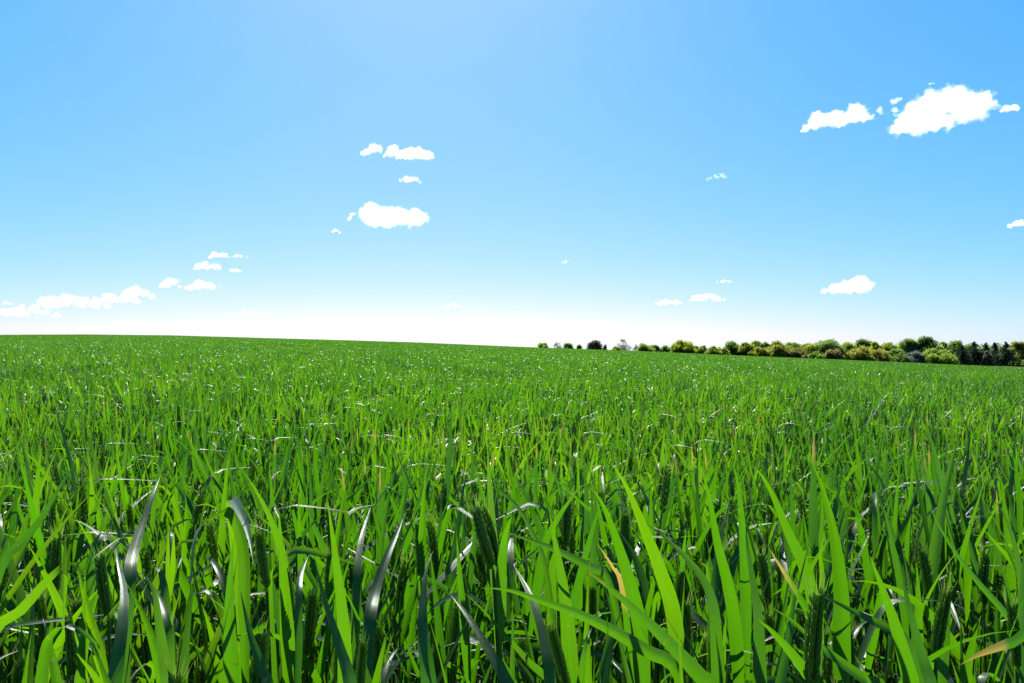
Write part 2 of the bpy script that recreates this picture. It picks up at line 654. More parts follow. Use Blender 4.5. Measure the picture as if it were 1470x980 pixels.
# hero plants: label, depth at base, depth at tip, blade width (mm), blade from tip to base in photo pixels,
# roll of the blade about its axis (deg, 0 = broadside to the photographer), dry tip, ear (bottom px, top px, depth) or None
HERO = [
 ('wheat plant with broad grey-green blade slanting up left from the bottom edge, bottom centre', .62, .76, 15, [(640, 845), (668, 880), (700, 930), (735, 992), (748, 1020)], 12, 0, None),
 ('wheat plant whose blade turns from grey tip to green base beside the broad grey blade', .66, .72, 13, [(663, 848), (690, 872), (720, 905), (760, 950), (800, 1000)], -40, 0, None),
 ('wheat plant with narrow bluish blade leaning left over a green sweeping blade, bottom centre', .62, .755, 12, [(738, 812), (748, 830), (764, 862), (780, 915), (792, 1000)], -8, 0, None),
 ('wheat plant with long bright blade sweeping almost level to the left, right of bottom centre', .70, .60, 14, [(690, 844), (725, 846), (765, 858), (850, 890), (930, 935), (975, 968)], 15, 0, None),
 ('wheat plant with broad lime blade sweeping left to a small yellow tip, bottom centre', .62, .54, 16, [(842, 820), (868, 838), (900, 865), (950, 912), (1010, 975), (1030, 1000)], 5, .16, None),
 ('wheat plant with short lime blade pointing left above the long level blade', .85, .76, 14, [(724, 763), (760, 775), (800, 790), (850, 815), (875, 835)], 10, 0, None),
 ('wheat plant with broad vertical lime blade left of the orange withered tip', .78, .76, 20, [(789, 735), (795, 770), (803, 810), (812, 870), (818, 950)], 0, 0, None),
 ('wheat plant with very broad bright blade bent at its tip beside the orange withered tip', .80, .74, 20, [(846, 700), (858, 712), (872, 740), (893, 800), (912, 870), (920, 930)], 4, 0, None),
 ('wheat plant with thin blade arching left over two green ears, centre', .85, .82, 12, [(675, 688), (695, 692), (720, 705), (745, 730), (765, 765), (785, 820)], 55, 0, None),
 ('wheat plant with tall bright blade leaning left, just right of the broad bent blade', .78, .70, 18, [(878, 664), (900, 700), (925, 760), (948, 820), (968, 890)], -4, 0, None),
 ('wheat plant with pale grey blade leaning right, left of the grey narrow blade', .85, 1.04, 17, [(582, 733), (570, 765), (555, 800), (538, 850), (530, 900)], 8, 0, None),
 ('wheat plant with narrow twisted grey blade widening to a dark base, bottom centre left', .66, .76, 19, [(622, 790), (612, 820), (608, 860), (608, 910), (618, 1000)], -20, 0, None),
 ('wheat plant with short pale blade standing just left of the pale right-leaning blade', .95, 1.10, 13, [(532, 728), (524, 755), (516, 790), (512, 850)], -12, 0, None),
 ('wheat plant with small withered orange blade between the two broad lime blades', .82, .78, 8, [(858, 781), (868, 796), (880, 815), (893, 845)], 15, 1.0, None),
 ('wheat plant with white-tipped blade crossing rightwards behind the broad vertical lime blade', 1.0, 1.0, 16, [(842, 694), (830, 702), (815, 722), (800, 745), (780, 790)], 25, 0, None),
 ('wheat plant with dark blue-green blade arching left and down toward the right of centre', .72, .76, 15, [(927, 751), (945, 764), (975, 790), (1005, 825), (1022, 862), (1028, 920)], 20, 0, None),
 ('wheat plant bearing the large dark ear standing upright at bottom right of centre', .64, .60, 12, [(1185, 760), (1178, 800), (1180, 850), (1190, 930)], 40, 0, ((1165, 985), (1166, 838), .60)),
 ('wheat plant with slim green ear between two bright blades, lower right', .80, .80, 14, [(1365, 812), (1362, 850), (1368, 920)], 20, 0, ((1343, 942), (1356, 838), .78)),
 ('wheat plant with stout dark ear at the right edge of the photo', .74, .8, 13, [(1478, 760), (1470, 820), (1468, 900)], 20, 0, ((1460, 960), (1454, 856), .72)),
 ('wheat plant with short lime blade slanting up left, left of the large dark ear', .62, .56, 15, [(1088, 889), (1105, 903), (1130, 930), (1160, 968), (1185, 1005)], 5, 0, None),
 ('wheat plant with long dark blade running down right behind the large dark ear', .70, .64, 14, [(1108, 872), (1135, 890), (1180, 930), (1240, 975), (1275, 1000)], 25, 0, None),
 ('wheat plant with tall straight lime blade, leftmost of the bright pair right of centre', .82, .76, 16, [(1006, 668), (1018, 715), (1030, 780), (1045, 840), (1056, 910)], 0, 0, None),
 ('wheat plant with tall straight lime blade, rightmost of the bright pair right of centre', .88, .84, 14, [(1052, 660), (1060, 700), (1066, 760), (1070, 840)], 0, 0, None),
 ('wheat plant with curving lime blade whose thin tip bends left, above the dark ear', .86, .80, 17, [(1078, 668), (1092, 680), (1110, 712), (1132, 765), (1155, 815), (1170, 880)], 6, 0, None),
 ('wheat plant with the tallest broad lime blade above and right of the dark ear', .76, .68, 19, [(1162, 655), (1180, 700), (1197, 770), (1207, 850), (1208, 940)], 0, 0, None),
 ('wheat plant with broad straight lime blade leaning left at bottom right', .60, .54, 16, [(1249, 798), (1263, 835), (1283, 890), (1303, 960), (1310, 1005)], 0, 0, None),
 ('wheat plant with dark blade and pale silvery tip beside the broad straight lime blade', .60, .64, 16, [(1297, 808), (1298, 838), (1306, 880), (1325, 950), (1338, 1005)], 28, 0, None),
 ('wheat plant with long withered yellow tip pointing left at the bottom right corner', .62, .54, 13, [(1379, 954), (1400, 942), (1425, 932), (1455, 922), (1500, 912)], 12, .62, None),
 ('wheat plant with slender dark blade running long and diagonal, right side', .76, .74, 10, [(1330, 715), (1340, 738), (1362, 778), (1400, 830), (1450, 888), (1480, 940)], 35, 0, None),
 ('wheat plant with dark upright blade and silvery tip, left of the yellow-tipped dark blade', .70, .76, 18, [(1071, 752), (1072, 780), (1080, 830), (1088, 890), (1090, 990)], 30, 0, None),
 ('wheat plant with dark shaded blade ending in an orange tip, left of the dark ear', .72, .68, 11, [(1104, 787), (1116, 806), (1130, 828), (1150, 860), (1165, 900)], 30, .5, None),
 ('wheat plant with wide dark blade lying level right of the large dark ear', .66, .70, 15, [(1170, 852), (1195, 862), (1230, 880), (1278, 905), (1310, 940)], 30, 0, None),
 ('wheat plant with grey blade arching over at the right edge of the photo', .80, .84, 14, [(1420, 715), (1436, 728), (1453, 770), (1463, 820), (1470, 890)], 25, 0, None),
 ('wheat plant with pale silver blade standing upright, lower left', .64, .775, 14, [(166, 787), (170, 810), (178, 850), (175, 900), (162, 1000)], 10, 0, None),
 ('wheat plant with pale grey blade tip leaning right, above the silver upright blade', .86, 1.05, 16, [(231, 682), (222, 705), (206, 748), (192, 790), (185, 840)], 0, 0, None),
 ('wheat plant with wide grey blade folding over and hanging right, left of centre', .74, .70, 17, [(364, 812, .62), (361, 785, .65), (353, 752, .70), (340, 725, .76), (333, 719, .81), (338, 760, .85), (346, 850, .86)], 10, 0, None),
 ('wheat plant with blade arched over to the left and hanging dark, lower left', .70, .66, 15, [(273, 862, .62), (275, 820, .645), (280, 775, .68), (292, 752, .72), (312, 740, .76), (333, 737, .79), (350, 790, .80), (352, 870, .80)], 20, 0, None),
 ('wheat plant with tall lime blade leaning left behind the folded grey blade', .78, .72, 14, [(352, 680), (365, 700), (388, 745), (405, 800), (410, 870)], 5, 0, None),
 ('wheat plant with broad vertical lime blade below the hanging grey blade', .62, .60, 17, [(336, 770), (332, 810), (329, 870), (331, 940), (334, 1000)], 0, 0, None),
 ('wheat plant with long dark blade stretching up right from the left edge', .78, .84, 13, [(106, 667), (85, 700), (60, 742), (30, 780), (0, 815)], 30, 0, None),
 ('wheat plant with arched white-lit blade at the left edge near the bottom', .66, .68, 14, [(88, 915), (92, 870), (93, 830), (88, 815), (65, 835), (30, 875), (-20, 920)], 20, 0, None),
 ('wheat plant with blade drooping right toward the bottom left corner', .62, .62, 13, [(146, 952), (138, 925), (122, 910), (95, 898), (72, 915), (62, 960)], 20, 0, None),
 ('wheat plant with dark folded blade and yellowed bend, right of the silver upright blade', .68, .72, 16, [(198, 822), (208, 828), (222, 850), (228, 890), (235, 940), (242, 1000)], -20, 0, None),
 ('wheat plant with dark teal blade leaning left from the bottom, left of centre', .62, .66, 16, [(345, 848), (352, 880), (362, 920), (378, 965), (388, 1010)], 35, 0, None),
 ('wheat plant with the widest dark teal blade curving up left, left of centre', .56, .60, 19, [(450, 790), (455, 820), (468, 870), (487, 930), (505, 1005)], 32, 0, None),
 ('wheat plant with tall lime blade beside the widest dark teal blade', .62, .58, 14, [(470, 715), (476, 760), (484, 820), (492, 890), (495, 960)], 0, 0, None),
 ('wheat plant with small white shining blade tip left of the widest teal blade', .80, .9, 13, [(443, 797), (436, 812), (430, 830), (428, 870)], 45, 0, None),
 ('wheat plant with slim yellowish ear under a thin awned tip, lower left', .70, .7, 12, [(110, 800), (118, 840), (132, 920)], 15, 0, ((156, 885), (137, 792), .76)),
 ('wheat plant with dark ear against a white blade, left of centre', .74, .7, 13, [(400, 730), (404, 790), (412, 860)], 10, 0, ((417, 880), (413, 790), .78)),
 ('wheat plant with pale ear leaning left behind the folded grey blade', .82, .8, 14, [(395, 810), (388, 850), (385, 900)], 10, 0, ((383, 845), (368, 755), .80)),
 ('wheat plant with large bowed ear, left one of the crossed ears at centre', .74, .7, 14, [(735, 740), (722, 790), (715, 850)], 20, 0, ((708, 818), (676, 722), .72)),
 ('wheat plant with upright ear, right one of the crossed ears at centre', .80, .8, 13, [(700, 640), (703, 700), (706, 760)], 15, 0, ((716, 815), (696, 720), .77)),
 ('wheat plant with fuzzy yellow-green ear at the bottom edge, centre right', .66, .7, 12, [(850, 900), (838, 940), (830, 1000)], 25, 0, ((815, 988), (786, 890), .68)),
 ('wheat plant with short ear right of the twisted grey blade', .80, .8, 12, [(655, 760), (658, 800), (662, 860)], 20, 0, ((672, 900), (662, 818), .84)),
 ('wheat plant with pale ear at the bottom edge, left of the twisted grey blade', .68, .7, 12, [(560, 900), (548, 940), (540, 1000)], 20, 0, ((516, 1000), (520, 915), .70)),
 ('wheat plant with dark shaded ear in the bottom left corner', .68, .7, 12, [(60, 880), (72, 930), (80, 1000)], 20, 0, ((104, 970), (98, 880), .70)),
 ('wheat plant with upright ear between broad lime blades, right of centre', .84, .8, 13, [(985, 760), (980, 810), (978, 880)], 15, 0, ((968, 905), (977, 815), .82)),
]


def hero_plants():
    g = np.random.default_rng(5)
    for label, db, dt, wmm, pts, roll, tip, ear in HERO:
        pts = pts[::-1]
        n = len(pts)
        P = np.array([at(q[0], q[1], q[2] if len(q) > 2 else db + (dt - db) * i / (n - 1)) for i, q in enumerate(pts)])
        base = P[0]
        dn = norm(norm(P[0] - P[1]) * .6 + np.array([0, 0, -1.0]))
        P = np.vstack([P[0] + dn * .11, P])
        base, n = P[0], n + 1
        C = spline(P, 24)
        T = C[len(C) // 2] - C[len(C) // 2 - 2]
        view = C[len(C) // 2] - CAM
        wd = norm(np.cross(T, view))
        parts = []
        if ear:
            e0, e1 = at(*ear[0], ear[2]), at(*ear[1], ear[2] - 0.004)
            loc = np.array([e0[0] + g.normal(0, .012) - (e1 - e0)[0] * 1.5, max(e0[1] + g.normal(0, .015), 0.5), 0.0])
            top = e0
        else:
            loc = np.array([base[0] + g.normal(0, .012), max(base[1] + g.normal(0, .012), .44), 0.0])
            top = base
        loc[2] = float(ground_z(loc[0], loc[1]))
        zs = np.linspace(0, 1, 10)[:, None]
        mid = loc + (top - loc) * np.array([.3, .3, .6])
        stemP = (1 - zs) ** 2 * loc + 2 * zs * (1 - zs) * mid + zs ** 2 * top
        parts.append(('stem', tube(stemP - loc, np.linspace(.0024, .0016, 10), 6, g.uniform(0, 1)), {}))
        if ear:
            # blade leaves the stem at its own height
            zq = np.clip((base[2] - loc[2]) / (top[2] - loc[2]), 0.2, 0.97)
            k = stemP[int(round(zq * 9))]
            C = spline(np.vstack([k, P[2:]]), 24)
            L = np.linalg.norm(e1 - e0)
            M = rot_to(e1 - e0, g.uniform(0, 6.28)) * (L / .085)
            M[:, :2] *= min(1.0, .085 / L * 1.05) * .88
            parts.append(('ear', Buf().merge(EAR_HI[int(g.integers(len(EAR_HI)))], M, e0 - loc, drnd=g.uniform(-.1, .1)), {}))
        parts.append(('leaf', leaf_from_curve(C - loc, wmm / 1000 * 0.90, R(roll), g.normal(0, .25), wd, g.uniform(.1, .22),
                                              g.uniform(0.1, .9), tip, 7, face=(0, 0, 1)), {}))
        az = g.uniform(0, 6.28)
        for q in (0.72, 0.5):
            k = stemP[int(q * 9)] - loc
            parts.append(('leaf', rand_leaf(g, k, g.uniform(.15, .22), g.uniform(.011, .015), 'up' if g.random() < .6 else 'arch', az, 12, 5), {}))
            az += 3.0
        put_plant(parts, loc, {}, label)


hero_plants()

# ---- the other individuals of the nearest rows
N_TOTAL = 298


def filler_plants():
    g = np.random.default_rng(21)
    taken = [p[1][:2] for p in plants]
    cand = []
    # jittered rows running away from the photographer
    for iy in np.arange(0.47, 1.75, 0.052):
        for ix in np.arange(-1.6, 1.6, 0.052):
            x, y = ix + g.uniform(-.022, .022), iy + g.uniform(-.022, .022)
            if abs(x) < 0.66 * y + 0.06:
                cand.append((math.hypot(x * .9, y), x, y))
    cand.sort()
    for _, x, y in cand:
        if len(plants) >= N_TOTAL:
            break
        if any((x - t[0]) ** 2 + (y - t[1]) ** 2 < 0.025 ** 2 for t in taken):
            continue
        if y < 0.60 and g.random() < .5:
            continue
        # close to the camera the crop is a little trampled and lower
        sc = 0.92 + 0.09 * min(1, max(0, (y - .5) / .3)) + .04 * min(1, max(0, (y - .85) / .3)) + g.uniform(-.03, .03)
        parts, info = plant_parts(g, None, True, sc)
        loc = np.array([x, y, float(ground_z(x, y))])
        put_plant(parts, loc, info)
        taken.append((x, y))
    return max(p[1][1] for p in plants)


filler_plants()
R_IND = {}
for p in plants:
    key = int(math.floor(p[1][0] / .1))
    R_IND[key] = max(R_IND.get(key, 0), p[1][1])
ORD = ['leftmost', 'second from the left', 'third from the left', 'fourth from the left', 'fifth from the left', 'sixth from the left',
       'seventh from the left', 'eighth from the left', 'ninth from the left', 'tenth from the left']


def label_fillers():
    zones = ['far left', 'left', 'centre left', 'centre right', 'right', 'far right']
    groups = {}
    for root, loc, info, label in plants:
        if label:
            continue
        top = loc + np.array([info['lean'][0] * info['top'], info['lean'][1] * info['top'], info['top']])
        px, py, d = proj(top)
        z = zones[int(np.clip(px / 1470 * 6, 0, 5))]
        band = 'very front' if d < .74 else ('front rows' if d < .95 else ('middle rows' if d < 1.14 else 'back rows'))
        kinds = [k for k, t in info['kinds']]
        if any(t > 0 for k, t in info['kinds']):
            look = 'yellowed leaf tip'
        elif 'kink' in kinds[:2]:
            look = 'sharply folded blade'
        elif 'arch' in kinds[:2]:
            look = 'arching blade'
        elif info['lean'][0] > .04:
            look = 'right-leaning stem'
        elif info['lean'][0] < -.04:
            look = 'left-leaning stem'
        else:
            look = 'straight upright blades'
        groups.setdefault((info['eared'], look, band, z), []).append((px, root))
    for (e, look, band, z), items in groups.items():
        items.sort(key=lambda t: t[0])
        for i, (_, root) in enumerate(items):
            who = f"{'eared' if e else 'earless'} wheat plant, {look}, {band}, {z}"
            if len(items) > 1:
                who += ', ' + ORD[min(i, 9)]
            root['label'] = who


label_fillers()


# ------------------------------------------------------------------ the rest of the crop: one object (stuff)
def crop():
    g = np.random.default_rng(77)
    proto = Buf()
    pid = []

    def close(k):
        pid.append(np.full(proto.n - sum(len(a) for a in pid), k))
    k = 0
    # A: single plants with full detail of leaf shape
    NA = 22
    for i in range(NA):
        parts, _ = plant_parts(g, None, False, pe=.27)
        for _, b, _ in parts:
            proto.merge(b)
        close(k)
        k += 1
    # B: half-metre patches
    NB = 5
    for i in range(NB):
        for gx in np.arange(-.25, .25, .0556):
            for gy in np.arange(-.25, .25, .0556):
                parts, _ = plant_parts(g, None, False, 1.0, pe=.18)
                o = np.array([gx + g.uniform(0, .06), gy + g.uniform(0, .06), 0])
                for nm, b, _ in parts:
                    proto.merge(b, None, o)
        close(k)
        k += 1

    # C, D: larger patches of simplified plants
    def simple(o, wmul, hmul, nl):
        H = g.normal(.63, .045)
        az = g.uniform(0, 6.28)
        for q in range(nl):
            zb = H - g.uniform(0, .22)
            kind = 'up' if g.random() < .62 else ('arch' if g.random() < .65 else 'kink')
            lf = rand_leaf(g, o + np.array([0, 0, zb]), g.uniform(.18, .26), g.uniform(.012, .017) * wmul, kind, az, 4, 2, None, .25 if g.random() < .006 else 0)
            proto.merge(lf)
            az += 2.4
        if g.random() < .12:
            top = o + np.array([g.normal(0, .02), g.normal(0, .02), H + .05])
            proto.merge(tube(np.array([o + [0, 0, H], (o + [0, 0, H]) * .4 + top * .6, top]), np.array([.005, .006, .001]) * wmul, 4, g.uniform(0, .6), 2))
    NC = 4
    for i in range(NC):
        for gx in np.arange(-.5, .5, .066):
            for gy in np.arange(-.5, .5, .066):
                simple(np.array([gx + g.uniform(0, .07), gy + g.uniform(0, .07), 0]), 1.15, 1, 3)
        close(k)
        k += 1
    ND = 4
    for i in range(ND):
        for gx in np.arange(-2, 2, .135):
            for gy in np.arange(-2, 2, .135):
                simple(np.array([gx + g.uniform(0, .13), gy + g.uniform(0, .13), 0]), 1.7, 1, 3)
        close(k)
        k += 1
    pid = np.concatenate(pid)

    # points
    pts, rots, scls, idx = [], [], [], []

    def wave(x, y):
        return 1.0 + .045 * np.sin(x * .9 + .7 * np.sin(y * .5)) * np.cos(y * .63 + .4 * x) + .03 * np.sin(x * .21 + y * .33) + .05 * np.exp(-((x + 1.7) ** 2 / 1.4 + (y - 2.7) ** 2 / 2.0))

    def put(x, y, rz, s, i, sz=None):
        e = .25
        gx = float(ground_z(x + e, y) - ground_z(x - e, y)) / (2 * e)
        gy = float(ground_z(x, y + e) - ground_z(x, y - e)) / (2 * e)
        nrm = Vector((-gx, -gy, 1)).normalized()
        q = nrm.to_track_quat('Z', 'Y')
        q2 = Vector((0, 0, 1)).rotation_difference(nrm) @ Euler((0, 0, rz)).to_quaternion()
        ee = q2.to_euler()
        pts.append((x, y, float(ground_z(x, y))))
        rots.append(tuple(ee))
        w = float(wave(x, y)) if y > 2.2 else 1.0
        scls.append((s, s, s * w if sz is None else sz * w))
        idx.append(i)
    mind = {kk: R_IND.get(kk, 0) for kk in range(-40, 41)}
    taken = np.array([p[1][:2] for p in plants])
    # singles up to 4.6 m, and around the photographer's sides
    for y in np.arange(-1.2, 4.6, .053):
        for x in np.arange(-4.2, 4.2, .053):
            xx, yy = x + g.uniform(-.028, .028), y + g.uniform(-.028, .028)
            if abs(xx) > .85 * max(yy, 0) + .9:
                continue
            inside = abs(xx) < .66 * yy + .06 and yy > .45
            if inside and yy < mind.get(int(math.floor(xx / .1)), 0) - .02 and yy < 1.2:
                continue
            if math.hypot(xx, yy) < .62 and not inside:
                continue
            if yy < 1.6 and ((taken - (xx, yy)) ** 2).sum(1).min() < .03 ** 2:
                continue
            if inside and yy < .62:
                continue
            q = 1.05 - .15 * min(1, max(0, (yy - 1.2) / 1.3)) + (.04 if g.random() < .08 else 0)
            put(xx, yy, g.uniform(0, 6.28), q * g.uniform(.94, 1.05), int(g.integers(NA)))
    for y in np.arange(4.75, 14, .455):
        for x in np.arange(-14, 14, .455):
            if abs(x) < .85 * y + .6:
                put(x + g.uniform(-.04, .04), y + g.uniform(-.04, .04), g.integers(4) * math.pi / 2 + g.normal(0, .1), g.uniform(.87, .93), NA + int(g.integers(NB)))
    for y in np.arange(14.3, 46, .92):
        for x in np.arange(-42, 42, .92):
            if abs(x) < .82 * y + 1:
                put(x + g.uniform(-.08, .08), y + g.uniform(-.08, .08), g.integers(4) * math.pi / 2 + g.normal(0, .1), g.uniform(.92, .97), NA + NB + int(g.integers(NC)), .95)
    for y in np.arange(47, CREST + 1, 4.0):
        for x in np.arange(-252, 252, 4.0):
            r = math.hypot(x, y)
            if abs(x) < .80 * y + 2 and r < CREST + 6:
                put(x + g.uniform(-.2, .2), y + g.uniform(-.2, .2), g.integers(4) * math.pi / 2, g.uniform(1, 1.05), NA + NB + NC + int(g.integers(ND)), 1.0)
    (v, f, uv, r, tp, mi), = proto.pieces()
    npnt = len(pts)
    V = np.vstack([v, np.array(pts)])
    me = make_mesh('wheat_crop', V, f, PLANT_MATS, mi, {'rnd': np.concatenate([r, np.zeros(npnt)]), 'tip': np.concatenate([tp, np.zeros(npnt)])},
                   np.vstack([uv, np.zeros((npnt, 3))]))
    for nm, a in (('proto', np.concatenate([pid, np.full(npnt, -1)])), ('pick', np.concatenate([np.zeros(len(v)), idx]))):
        at_ = me.attributes.new(nm, 'INT', 'POINT')
        at_.data.foreach_set('value', a.astype(np.int32))
    for nm, a in (('irot', rots), ('iscl', scls)):
        at_ = me.attributes.new(nm, 'FLOAT_VECTOR', 'POINT')
        at_.data.foreach_set('vector', np.vstack([np.zeros((len(v), 3)), np.array(a)]).astype(np.float32).ravel())
    ob = link('wheat_crop', me, kind='stuff', label='dense green wheat crop covering the whole field up to the horizon', category='wheat crop')
    ng = bpy.data.node_groups.new('sow', 'GeometryNodeTree')
    ng.interface.new_socket('Geometry', in_out='INPUT', socket_type='NodeSocketGeometry')
    ng.interface.new_socket('Geometry', in_out='OUTPUT', socket_type='NodeSocketGeometry')
    N, L = ng.nodes, ng.links

    def named(nm, typ):
        a = N.new('GeometryNodeInputNamedAttribute')
        a.data_type = typ
        a.inputs['Name'].default_value = nm
        return a.outputs['Attribute']
    gi, go = N.new('NodeGroupInput'), N.new('NodeGroupOutput')
    cmp_ = N.new('FunctionNodeCompare')
    cmp_.data_type = 'INT'
    cmp_.operation = 'GREATER_EQUAL'
    pr = named('proto', 'INT')
    ai = [s for s in cmp_.inputs if s.type == 'INT']
    L.new(pr, ai[0])
    ai[1].default_value = 0
    sp = N.new('GeometryNodeSeparateGeometry')
    sp.domain = 'POINT'
    L.new(gi.outputs[0], sp.inputs['Geometry'])
    L.new(cmp_.outputs[0], sp.inputs['Selection'])
    si = N.new('GeometryNodeSplitToInstances')
    si.domain = 'POINT'
    L.new(sp.outputs['Selection'], si.inputs['Geometry'])
    L.new(pr, si.inputs['Group ID'])
    ip = N.new('GeometryNodeInstanceOnPoints')
    L.new(sp.outputs['Inverted'], ip.inputs['Points'])
    L.new(si.outputs['Instances'], ip.inputs['Instance'])
    ip.inputs['Pick Instance'].default_value = True
    L.new(named('pick', 'INT'), ip.inputs['Instance Index'])
    er = N.new('FunctionNodeEulerToRotation')
    L.new(named('irot', 'FLOAT_VECTOR'), er.inputs[0])
    L.new(er.outputs[0], ip.inputs['Rotation'])
    L.new(named('iscl', 'FLOAT_VECTOR'), ip.inputs['Scale'])
    L.new(ip.outputs[0], go.inputs[0])
    md = ob.modifiers.new('sow', 'NODES')
    md.node_group = ng
    print('crop points', npnt, 'proto verts', len(v), 'plants', len(plants))


crop()


# ------------------------------------------------------------------ trees on the far side of the field
def foliage(name, c, t):
    lo = tuple(x * .65 for x in c)
    hi = tuple(min(1, x * 1.35) for x in c)
    tl = tuple(x * .7 for x in t)
    th = tuple(min(1, x * 1.3) for x in t)
    return plain_leafy(name, lo, hi, tl, th, 0.55, 0.6, 0.2)


FOL = {
    'green': foliage('foliage_green', (.10, .17, .03), (.36, .56, .06)),
    'mid': foliage('foliage_mid', (.09, .16, .04), (.32, .52, .09)),
    'dark': foliage('foliage_dark', (.07, .13, .045), (.22, .40, .08)),
    'lime': foliage('foliage_lime', (.14, .18, .015), (.42, .54, .04)),
    'olive': foliage('foliage_olive', (.13, .15, .025), (.46, .50, .07)),
    'brown': foliage('foliage_brown', (.13, .12, .045), (.38, .36, .10)),
    'maroon': foliage('foliage_maroon', (.11, .105, .08), (.24, .22, .15)),
    'grey': foliage('foliage_grey', (.12, .16, .14), (.22, .28, .24)),
    'conifer': foliage('foliage_conifer', (.026, .045, .034), (.03, .07, .035)),
}


def bark():
    m, n, l = new_mat('bark')
    tc = n.new('ShaderNodeTexCoord')
    a = n.new('ShaderNodeTexNoise')
    a.inputs['Scale'].default_value = 6
    l.new(tc.outputs['Object'], a.inputs['Vector'])
    p = n.new('ShaderNodeBsdfPrincipled')
    l.new(mix_col(n, l, a.outputs[0], (.04, .032, .025), (.13, .11, .09)), p.inputs['Base Color'])
    p.inputs['Roughness'].default_value = .9
    o = n.new('ShaderNodeOutputMaterial')
    l.new(p.outputs[0], o.inputs[0])
    return m


M_BARK = bark()


def cards(g, C, size, up_bias=0.3):
    """small leaf-spray faces at points C"""
    n = len(C)
    d = norm(g.normal(size=(n, 3)) + np.array([0, 0, up_bias]))
    a = norm(np.cross(d, norm(g.normal(size=(n, 3)))))
    b = np.cross(d, a)
    s = (size * g.uniform(.55, 1.3, n))[:, None]
    k = g.uniform(.45, .9, (n, 1))
    V = np.stack([C - a * s * .5, C + b * s * .5 * k, C + a * s * .5, C - b * s * .5 * k], 1).reshape(-1, 3)
    f = np.arange(4 * n).reshape(-1, 4)
    return V, f


